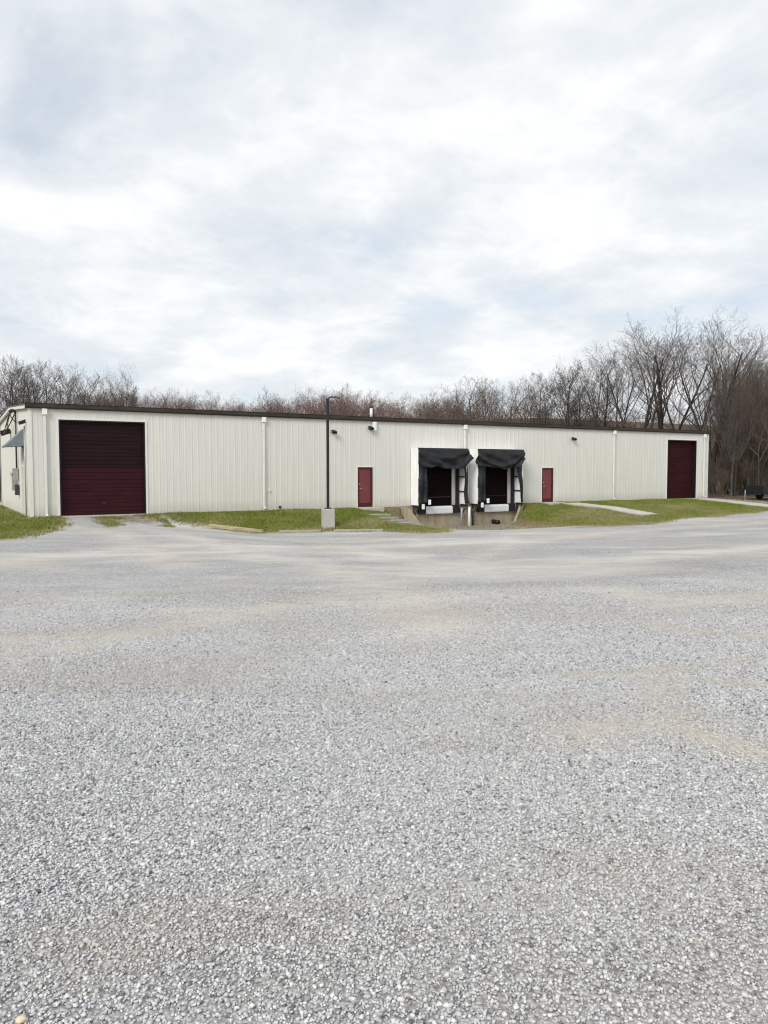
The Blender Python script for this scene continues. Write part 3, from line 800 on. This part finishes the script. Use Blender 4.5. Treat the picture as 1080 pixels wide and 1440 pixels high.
for i in range(5):
    v_ = 2.35+i*.80; z_ = -.05-.13*i
    z_ = max(hz(15.8, v_+.2)+.05, -.75) if True else z_
    k = MB(); jx = random.uniform(-.05, .05)-i*.03
    k.box((-.58+jx, -(v_-2.0)-.42, z_-.12), (.60+jx, -(v_-2.0)+.10, z_), Matrix.Rotation(random.uniform(-.03, .03), 3, 'Z'))
    k.build('tread', M['step'], st, .015)
def post(name, s_, v_, r, z1, mat, lbl, lean=0):
    z0 = hz(s_, v_); p = MB(); p.tube([(0, 0, -.2), (lean, 0, z1-z0-.02), (lean, 0, z1-z0)], [r, r, r*.8], 14)
    o = p.build(name, mat); o.location = W(s_, v_, z0); o.rotation_euler = (0, 0, ROT)
    tag(o, lbl, 'post')
post('bollard', 22.92, .72, .075, -.06, M['white'], 'white steel bollard standing between the two loading docks')
post('pipe_post', 22.42, .62, .06, -.10, M['galv'], 'thin grey pipe post left of the white dock bollard', .03)
post('pipe_post', 23.28, .60, .06, -.18, M['darkgrey'], 'short dark pipe post right of the white dock bollard', -.02)
dr = MB(); dr.tube([(0, -.02, .02), (0, -.55, .0)], .13, 14, smooth=True); o = dr.build('drain_pipe', M['black']); o.location = W(25.0, .3, -1.02); o.rotation_euler = (0, 0, ROT)
tag(o, 'stub of black drain pipe at the foot of the dock wall', 'pipe')

# kerb timbers along the foot of the bank
def timber(a, b, mat, lbl, up=.05):
    (s0, v0), (s1, v1) = a, b
    p = W(s0, v0); q = W(s1, v1); L = (q-p).length
    z0 = hz(s0, v0); z1 = hz(s1, v1)
    m_ = MB(); m_.box((0, -.08, -.10), (L, .08, .06))
    o = m_.build('landscape_timber', mat, None, .012); o.location = (p.x, p.y, z0+up)
    o.rotation_euler = (0, -math.atan2(z1-z0, L), math.atan2(q.y-p.y, q.x-p.x))
    tag(o, lbl, 'timber', 'timbers edging the grass bank')
timber((7.0, 2.55), (8.55, 4.95), M['timber'], 'yellowish timber edging the bank nearest the large maroon door', .08)
timber((9.2, 5.2), (10.75, 6.15), M['greytimber'], 'greyish timber edging the bank just left of the lamp post base')
timber((11.2, 6.5), (12.75, 8.05), M['greytimber'], 'greyish timber edging the bank just right of the lamp post base')

# walkway and drive (follow the ground)
def slab_path(name, left, right, n, th, mat, lbl):
    vs = []; fs = []
    for i in range(n+1):
        t = i/n
        l = (left[0][0]+(left[1][0]-left[0][0])*t, left[0][1]+(left[1][1]-left[0][1])*t)
        r = (right[0][0]+(right[1][0]-right[0][0])*t, right[0][1]+(right[1][1]-right[0][1])*t)
        zc = max(hz(*l), hz(*r), hz((l[0]+r[0])/2, (l[1]+r[1])/2))+.035
        for (a, b), z in ((l, zc), (r, zc), (r, zc-th), (l, zc-th)): vs.append(W(a, b, z))
        if i:
            o = 4*(i-1)
            for k in range(4): fs.append((o+k, o+(k+1) % 4, o+4+(k+1) % 4, o+4+k))
    fs += [(3, 2, 1, 0), (4*n, 4*n+1, 4*n+2, 4*n+3)]
    m_ = MB().add(vs, fs); o = m_.build(name, mat); tag(o, lbl, 'path', kind='structure')
slab_path('walkway', ((29.9, 1.02), (29.9, 7.1)), ((31.3, 1.02), (31.3, 7.1)), 12, .20, M['slab'], 'pale concrete walk from the right red door down to the gravel')
slab_path('driveway', ((42.7, .47), (39.9, 8.2)), ((44.5, .47), (42.9, 7.0)), 18, .14, M['slab'], 'pale concrete drive leading from the right maroon door')

# ------------------------------------------------------------------ lamp post
ls, lv_ = 11.62, 5.1
lpz = hz(ls, lv_)
LP = empty('lamp_post', W(ls, lv_, lpz), ROT-R(20)); tag(LP, 'slim black lamp post on a tall square concrete base in the grass', 'lamp post')
topz = .30-lpz
b_ = MB(); b_.box((-.29, -.29, -.4), (.29, .29, topz), taper=.94); b_.build('concrete_base', M['conc'], LP, .03)
p_ = MB(); p_.box((-.16, -.16, topz+.002), (.16, .16, topz+.03)); p_.box((-.06, -.06, topz+.03), (.06, .06, 5.22-lpz)); po = p_.build('pole', M['black'], LP, .006)
bo = MB()
for sx in (-.12, .12):
    for sy in (-.12, .12): bo.tube([(sx, sy, topz+.03), (sx, sy, topz+.07)], .018, 6)
bo.build_each('anchor_bolt', M['galv'], po)
ar = MB(); ar.tube([(0, 0, 5.16-lpz), (.10, -.04, 5.28-lpz), (.22, -.08, 5.27-lpz)], .035, 8); ar.build('arm', M['black'], LP)
hd = MB(); hd.box((-.16, -.10, -.035), (.2, .10, .035), Matrix.Rotation(R(-20), 3, 'Z') @ Matrix.Rotation(R(8), 3, 'Y'), (.32, -.12, 5.26-lpz)); ho = hd.build('lamp_head', M['darkgrey'], LP, .015)
ln_ = MB(); ln_.box((-.13, -.08, -.046), (.17, .08, -.036), Matrix.Rotation(R(-20), 3, 'Z') @ Matrix.Rotation(R(8), 3, 'Y'), (.32, -.12, 5.26-lpz)); ln_.build('lens', M['glass'], ho)

# pale stone at the bottom corner
bpy_st = MB()
rn = random.Random(2)
vs = []; fs = []
nu, nw = 14, 9
for j in range(nw+1):
    for i in range(nu):
        a = 2*math.pi*i/nu; e = -math.pi/2+math.pi*j/nw
        r_ = 1+.10*math.sin(3*a+1)+.07*math.sin(2*e+2*a)
        vs.append((.017*r_*math.cos(e)*math.cos(a), .013*r_*math.cos(e)*math.sin(a), .011*math.sin(e)))
for j in range(nw):
    for i in range(nu): fs.append((j*nu+i, j*nu+(i+1) % nu, (j+1)*nu+(i+1) % nu, (j+1)*nu+i))
bpy_st.add(vs, fs, True); so = bpy_st.build('pebble', M['stone'])
so.location = (-1.150, 2.345, hxy(-1.150, 2.345)+.016); tag(so, 'rounded cream pebble lying on the grey gravel', 'pebble')

# ------------------------------------------------------------------ low trailer by the wood
ts, tv = 46.6, 3.0
TZ = hz(ts, tv)
T = empty('utility_trailer', W(ts, tv, TZ), ROT-R(8)); tag(T, 'low black utility trailer parked at the edge of the wood', 'trailer')
k = MB(); k.box((-.2, -.75, .42), (2.9, .75, .50)); k.box((-.2, -.78, .50), (2.9, -.74, .98)); k.box((-.2, .74, .50), (2.9, .78, .98)); k.box((-.24, -.78, .42), (-.2, .78, 1.02)); k.box((2.9, -.78, .42), (2.94, .78, .98)); k.build('bed', M['black'], T, .01)
k = MB(); k.add([Vector((-.2, -.6, .44)), Vector((-.2, -.5, .44)), Vector((-1.3, -.02, .42)), Vector((-1.3, -.1, .42)), Vector((-.2, -.6, .36)), Vector((-.2, -.5, .36)), Vector((-1.3, -.02, .34)), Vector((-1.3, -.1, .34))],
      [(0, 1, 2, 3), (7, 6, 5, 4), (0, 4, 5, 1), (1, 5, 6, 2), (2, 6, 7, 3), (3, 7, 4, 0)])
k.add([Vector((-.2, .6, .44)), Vector((-.2, .5, .44)), Vector((-1.3, .02, .42)), Vector((-1.3, .1, .42)), Vector((-.2, .6, .36)), Vector((-.2, .5, .36)), Vector((-1.3, .02, .34)), Vector((-1.3, .1, .34))],
      [(3, 2, 1, 0), (4, 5, 6, 7), (1, 5, 4, 0), (2, 6, 5, 1), (3, 7, 6, 2), (0, 4, 7, 3)])
k.box((-1.65, -.05, .33), (-1.3, .05, .43)); k.build('tongue', M['black'], T)
k = MB(); k.tube([(-1.25, -.13, 0), (-1.25, -.13, .7)], .03, 10); k.tube([(-1.25, -.13, 0), (-1.25, -.13, .02)], .1, 10); k.build('jack', M['galv'], T)
for sy in (-1, 1):
    k = MB(); k.tube([(1.35, sy*.82, .32), (1.35, sy*1.02, .32)], .32, 24); w_ = k.build('wheel', M['rubber'], T, .02)
    k = MB(); k.tube([(1.35, sy*1.0, .32), (1.35, sy*1.03, .32)], .18, 18); k.build('rim', M['white'], w_)
    k = MB()
    pr = [(1.35+.40*math.cos(math.pi*i/8), .36+.36*math.sin(math.pi*i/8)) for i in range(9)]+[(1.35+.37*math.cos(math.pi*i/8), .36+.33*math.sin(math.pi*i/8)) for i in range(8, -1, -1)]
    k.prism(pr, sy*.80, sy*1.05); k.build('fender', M['black'], T)

# ------------------------------------------------------------------ bare trees
def grow(rnd, H, r0, kind):
    trunk = MB(); crown = MB()
    cfg = dict(tall=dict(n=[0, 8, 6, 5, 3], tmin=[.30, .28, .2, .15], ang=[38, 42, 44, 46], ratio=[.52, .52, .50, .5], wob=.13, trop=.08),
               oak=dict(n=[0, 12, 7, 6, 4], tmin=[.22, .25, .2, .1], ang=[50, 45, 45, 45], ratio=[.50, .52, .5, .5], wob=.13, trop=.07),
               slim=dict(n=[0, 13, 6, 5, 4], tmin=[.28, .2, .2, .1], ang=[42, 42, 42, 42], ratio=[.34, .5, .5, .55], wob=.07, trop=.10),
               bush=dict(n=[0, 10, 7, 5, 4], tmin=[.12, .2, .15, .1], ang=[30, 34, 36, 40], ratio=[.55, .5, .5, .5], wob=.12, trop=.08))[kind]
    mr = .0075 if kind != 'bush' else .006
    def br(p, d, L, r, lv, tgt, cont=True):
        nseg = (9, 6, 4, 3, 2)[lv]; nside = (9, 6, 4, 3, 3)[lv]
        pts = [p]; rs = [r]; dirs = [d]
        for i in range(nseg):
            d = d+Vector((rnd.gauss(0, 1), rnd.gauss(0, 1), rnd.gauss(0, .6)))*cfg['wob']*(1 if lv else .45)
            d.z += cfg['trop']*(1 if lv else .6); d.normalize()
            p = p+d*(L/nseg); pts.append(p); dirs.append(d)
            t = (i+1)/nseg; rs.append(max(mr*.7, r*(1-.78*t) if lv else r*(1-.72*t)))
        if lv == 0: rs[0] *= 1.35
        tgt.tube(pts, rs, nside, caps=False, smooth=True)
        if lv >= 4: return
        nc = cfg['n'][lv+1]; az = rnd.random()*6.28
        for k in range(nc):
            t = cfg['tmin'][lv]+(1-cfg['tmin'][lv])*((k+rnd.random()*.8)/nc)
            t = min(t, .995)
            f = t*nseg; i = min(int(f), nseg-1); q = pts[i].lerp(pts[i+1], f-i); dd = dirs[i+1]
            az += 2.4+rnd.uniform(-.5, .5)
            o = dd.orthogonal().normalized(); o = Matrix.Rotation(az, 3, dd) @ o
            an = R(cfg['ang'][lv]*rnd.uniform(.65, 1.25))
            nd_ = (dd*math.cos(an)+o*math.sin(an)).normalized()
            if lv == 0: ll = H*cfg['ratio'][0]*(1.15-.62*t)*rnd.uniform(.75, 1.15)
            else: ll = L*cfg['ratio'][lv]*(1.2-.5*t)*rnd.uniform(.7, 1.2)
            rr = rs[i]*(1-(f-i))+rs[i+1]*(f-i)
            br(q, nd_, ll, max(mr, rr*rnd.uniform(.48, .68)), lv+1, crown)
    if kind == 'bush':
        for k in range(4):
            a = 6.28*k/4+rnd.random(); o = Vector((math.cos(a), math.sin(a), 0))
            br(o*.15, (Vector((0, 0, 1))+o*rnd.uniform(.2, .55)).normalized(), H*rnd.uniform(.55, .8), r0*rnd.uniform(.5, .8), 0 if k == 0 else 1, trunk if k == 0 else crown)
    elif kind == 'tall':
        # a short bole that forks into a few rising leaders
        n = rnd.choice((2, 3)); hb = H*rnd.uniform(.14, .25)
        trunk.tube([(0, 0, -.3), (0, 0, .25), (rnd.uniform(-.1, .1), 0, hb*.6), (0, 0, hb+.15)], [r0*1.35, r0*1.1, r0, r0*.92], 10, caps=False)
        a0 = rnd.random()*6.28
        for k in range(n):
            a = a0+6.28*k/n+rnd.uniform(-.4, .4); o = Vector((math.cos(a), math.sin(a), 0))
            br(Vector((0, 0, hb-.05)), (Vector((0, 0, 1))+o*rnd.uniform(.20, .46)).normalized(), H*rnd.uniform(.62, .80), r0*rnd.uniform(.58, .74), 0, trunk)
    else:
        br(Vector((0, 0, -.2)), Vector((rnd.uniform(-.06, .06), rnd.uniform(-.06, .06), 1)).normalized(), H*.80, r0, 0, trunk)
    return trunk, crown

PROTO = {}
def proto(key, kind, H, r0, bmat, tmat, seed):
    tr, cr = grow(random.Random(seed), H, r0, kind)
    mx = max(v[2] for v in cr.v)
    k = H/mx
    tr.v = [(x*k, y*k, z*k) for x, y, z in tr.v]; cr.v = [(x*k, y*k, z*k) for x, y, z in cr.v]
    t = bpy.data.meshes.new('trunk'); t.from_pydata(tr.v, [], tr.f); t.materials.append(bmat)
    c = bpy.data.meshes.new('crown'); c.from_pydata(cr.v, [], cr.f); c.materials.append(tmat)
    for me in (t, c): me.polygons.foreach_set('use_smooth', [True]*len(me.polygons))
    PROTO[key] = (t, c, H)
for i in range(4): proto('tall%d' % i, 'tall', 16, .25, M['bark_dark'], M['twig_grey'], 11+i)
for i in range(3): proto('oak%d' % i, 'oak', 11, .20, M['bark_grey'], M['twig_brown'], 31+i)
for i in range(3): proto('slim%d' % i, 'slim', 13, .13, M['bark_dark'], M['twig_brown'], 51+i)
for i in range(3): proto('grey%d' % i, 'slim', 11, .12, M['bark_grey'], M['twig_grey'], 61+i)
for i in range(3): proto('red%d' % i, 'oak', 13, .20, M['bark_grey'], M['twig_red'], 71+i)
for i in range(3): proto('bush%d' % i, 'bush', 5, .06, M['bark_grey'], M['twig_brown'], 91+i)
NT = 0
def tree(key, x, y, H, lbl, grp=None, name='bare_tree', cat='tree', rz=None, wide=1.0):
    global NT
    t, c, h0 = PROTO[key]; k = H/h0
    o = empty(name, (x, y, hxy(x, y)-.05), random.random()*6.28 if rz is None else rz)
    o.scale = (k*wide, k*wide, k)
    for nm, me in (('trunk', t), ('crown', c)):
        q = bpy.data.objects.new(nm, me); COL.objects.link(q); q.parent = o
    tag(o, lbl, cat, grp); NT += 1
    return o
F_ = 1081.
def spot(px, Yd): return (px-540)/F_*Yd, Yd
def top_h(py, Yd, x):     # height of a tree whose top shows at row py
    return 2.0+(662-py)/F_*Yd-hxy(x, Yd)
rt = random.Random(5)
# tall open trees right of centre behind the roof: each one distinct
for px, Yd, py, key, lbl, w in ((858, 70, 468, 'tall0', 'bare tree leaning left at the left end of the tall open group', 1.0),
                                (898, 68, 452, 'tall1', 'second tall bare tree of the open group behind the roof', 1.2),
                                (934, 71, 440, 'tall2', 'tall dark bare tree at the middle of the open group', 1.2),
                                (968, 69, 446, 'tall3', 'tall bare tree standing just left of the forked one', .95),
                                (1002, 67, 442, 'tall1', 'tall forked bare tree rising behind the right corner of the roof', 1.15),
                                (1048, 70, 450, 'tall0', 'tall bare tree right of the building, topmost at the frame edge', 1.0)):
    x, y = spot(px, Yd); tree(key, x, y, top_h(py, Yd, x), lbl, wide=w, rz=rt.random()*6.28)
# rounded bushy crowns left of them
for px, Yd, py, key in ((640, 74, 545, 'oak0'), (672, 72, 524, 'oak1'), (708, 75, 527, 'oak2'), (735, 73, 530, 'oak0'), (655, 82, 540, 'oak2'), (692, 84, 530, 'oak0')):
    x, y = spot(px, Yd); tree(key, x, y, top_h(py, Yd, x), 'rounded brown bare tree showing over the roof right of the vent pipe', 'rounded trees over the roof')
for px, Yd, py, key in ((768, 73, 512, 'grey0'), (786, 75, 504, 'grey1'), (806, 72, 508, 'grey2'), (822, 74, 512, 'slim0'), (842, 73, 494, 'slim1'), (758, 80, 522, 'slim2'), (830, 82, 505, 'grey1'), (795, 84, 512, 'slim1')):
    x, y = spot(px, Yd); tree(key, x, y, top_h(py, Yd, x), 'slender bare tree between the rounded crowns and the tall open trees', 'slender trees over the roof')
# dense wood at the right edge
for i in range(46):
    px = 998+rt.random()*(190); Yd = 59+rt.random()*26
    if i < 9: Yd = 59+rt.random()*8
    py = 498+abs(rt.gauss(0, 26))-max(0, (px-1040))*.06+(14 if px < 1012 else 0)
    x, y = spot(px, Yd)
    if to_sv(x, y)[0] < 47: continue
    tree(rt.choice(('slim0', 'slim1', 'slim2', 'grey0', 'oak1', 'tall2', 'tall3', 'grey2')), x, y, top_h(py, Yd, x), 'brown bare tree in the dense wood beyond the right corner', 'trees in the dense wood on the right', wide=.8)
for i in range(54):
    px = 994+rt.random()*170; Yd = 58.5+rt.random()*22; x, y = spot(px, Yd)
    sv = to_sv(x, y)
    if sv[0] < 46.6 or sv[1] > -.5: continue
    tree(rt.choice(('bush0', 'bush1', 'bush2')), x, y, rt.uniform(2.2, 5.2), 'leafless shrub under the dense wood beyond the right corner', 'shrubs under the right wood', 'bare_shrub', 'shrub')
# undergrowth behind the roof, right half
for i in range(44):
    px = 610+rt.random()*400; Yd = 66+rt.random()*14; x, y = spot(px, Yd)
    if to_sv(x, y)[1] > -16: continue
    py = rt.uniform(572, 594) if px < 860 else rt.uniform(562, 592)
    tree(rt.choice(('bush0', 'bush1', 'bush2', 'oak0', 'oak2')), x, y, top_h(py, Yd, x), 'low leafless thicket tree just behind the right half of the roof', 'thicket behind the roof', wide=1.15)
# grey trees at the left
for px, Yd, py, key in ((-30, 58, 497, 'grey0'), (-8, 55, 502, 'grey1'), (12, 57, 499, 'grey2'), (30, 60, 500, 'grey0'), (48, 58, 497, 'grey1'), (64, 62, 503, 'grey2'), (80, 60, 505, 'slim0'), (97, 63, 514, 'grey0'),
                        (115, 65, 522, 'grey1'), (20, 68, 505, 'slim1'), (55, 70, 508, 'slim2'), (90, 72, 515, 'grey2'), (130, 74, 524, 'slim0'), (5, 74, 508, 'grey1'), (-20, 70, 505, 'slim1')):
    x, y = spot(px, Yd); tree(key, x, y, top_h(py, Yd, x), 'grey bare tree in the clump behind the left gable', 'grey trees behind the left gable')
x, y = spot(156, 66); tree('tall2', x, y, top_h(508, 66, x), 'lone taller bare tree over the roof above the wide maroon door', wide=.7)
x, y = spot(176, 68); tree('grey2', x, y, top_h(522, 68, x), 'thin bare tree right of the lone taller one over the roof')
for i in range(26):
    px = -70+rt.random()*260; Yd = 54+rt.random()*22; x, y = spot(px, Yd)
    if to_sv(x, y)[1] > -16 and to_sv(x, y)[0] > -4: continue
    tree(rt.choice(('bush0', 'bush1', 'bush2')), x, y, rt.uniform(3, 6), 'leafless shrub below the grey trees behind the left gable', 'shrubs behind the left gable', 'bare_shrub', 'shrub', wide=1.2)
# far reddish wood along the middle
for i in range(116):
    px = 110+(i+rt.random())*(540/116); Yd = rt.uniform(100, 128); x, y = spot(px, Yd)
    py = 555+rt.gauss(0, 6)+7*math.sin(px*.021+1)
    tree(rt.choice(('red0', 'red1', 'red2', 'red0', 'grey2')), x, y, top_h(py, Yd, x), 'reddish bare tree in the far wood line over the roof', 'far reddish wood line')
for i in range(30):
    px = 600+(i+rt.random())*(560/30); Yd = rt.uniform(92, 120); x, y = spot(px, Yd)
    py = 560+rt.gauss(0, 8)
    tree(rt.choice(('red0', 'red1', 'oak2', 'slim2')), x, y, top_h(py, Yd, x), 'brown bare tree far behind the right half of the roof', 'far brown wood line')

# ------------------------------------------------------------------ sky, sun, camera
SKA, SKX = 1.8, 30.2
world = bpy.data.worlds.new('World'); scene.world = world; world.use_nodes = True
nt = world.node_tree; nt.nodes.clear()
out = nt.nodes.new('ShaderNodeOutputWorld')
sun_dir = Vector((-.40, -.74, .62)).normalized()
el = math.asin(sun_dir.z); az = math.atan2(sun_dir.x, sun_dir.y)
sky = nd(nt, 'ShaderNodeTexSky', sky_type='NISHITA', sun_disc=False, sun_elevation=el, sun_rotation=az)
b1 = nt.nodes.new('ShaderNodeBackground'); b1.inputs[1].default_value = .1; lk(nt, sky.outputs[0], b1.inputs[0])
gen = nt.nodes.new('ShaderNodeTexCoord').outputs['Generated']
sep = nt.nodes.new('ShaderNodeSeparateXYZ'); lk(nt, gen, sep.inputs[0])
zc = math_n(nt, 'ADD', math_n(nt, 'MAXIMUM', sep.outputs[2], 0.0), .24)
cmb = nt.nodes.new('ShaderNodeCombineXYZ')
lk(nt, math_n(nt, 'DIVIDE', sep.outputs[0], zc), cmb.inputs[0]); lk(nt, math_n(nt, 'DIVIDE', sep.outputs[1], zc), cmb.inputs[1])
cv = cmb.outputs[0]
n1 = noise(nt, mapping(nt, cv, (1, 1, 1), (0, 0, .5), (SKX, 1.7, 0)), SKA, 8, .56, .2)
n2 = noise(nt, mapping(nt, cv, (1, 1, 1), (0, 0, -.3), (9.0, 4.0, 2)), 4.6, 8, .60, .3)
mixv = math_n(nt, 'ADD', math_n(nt, 'MULTIPLY', n1, .60), math_n(nt, 'MULTIPLY', n2, .40))
cc = ramp(nt, mixv, [(.36, (.665, .715, .765)), (.45, (.735, .775, .815)), (.50, (.795, .825, .855)), (.54, (.86, .88, .895)), (.61, (.955, .958, .955))])
b2 = nt.nodes.new('ShaderNodeBackground'); b2.inputs[1].default_value = .715; lk(nt, cc, b2.inputs[0])
ms = nt.nodes.new('ShaderNodeMixShader')
cover = ramp(nt, n1, [(.30, (.72, .72, .72)), (.45, (.97, .97, .97))])
lk(nt, cover, ms.inputs[0]); lk(nt, b1.outputs[0], ms.inputs[1]); lk(nt, b2.outputs[0], ms.inputs[2])
lk(nt, ms.outputs[0], out.inputs[0])

sl = bpy.data.lights.new('sun', 'SUN'); sl.energy = 1.5; sl.angle = R(22); sl.color = (1, .965, .91)
so_ = bpy.data.objects.new('sun', sl); COL.objects.link(so_)
so_.rotation_euler = (-sun_dir).to_track_quat('-Z', 'Y').to_euler()

cam = bpy.data.cameras.new('camera'); cam.sensor_fit = 'HORIZONTAL'; cam.sensor_width = 36; cam.lens = 36*1081/1080
cam.clip_end = 2500; cam.clip_start = .05
co_ = bpy.data.objects.new('camera', cam); COL.objects.link(co_)
co_.location = (0, 0, CAM_Z); co_.rotation_euler = (R(90)-PITCH, 0, 0)
scene.camera = co_
scene.view_settings.view_transform = 'Standard'; scene.view_settings.look = 'None'
scene.view_settings.exposure = .62; scene.view_settings.gamma = 1
scene.render.engine = 'CYCLES'
scene.cycles.use_denoising = True
scene.cycles.max_bounces = 6
scene.cycles.pixel_filter_type = 'BLACKMAN_HARRIS'; scene.cycles.filter_width = 1.15
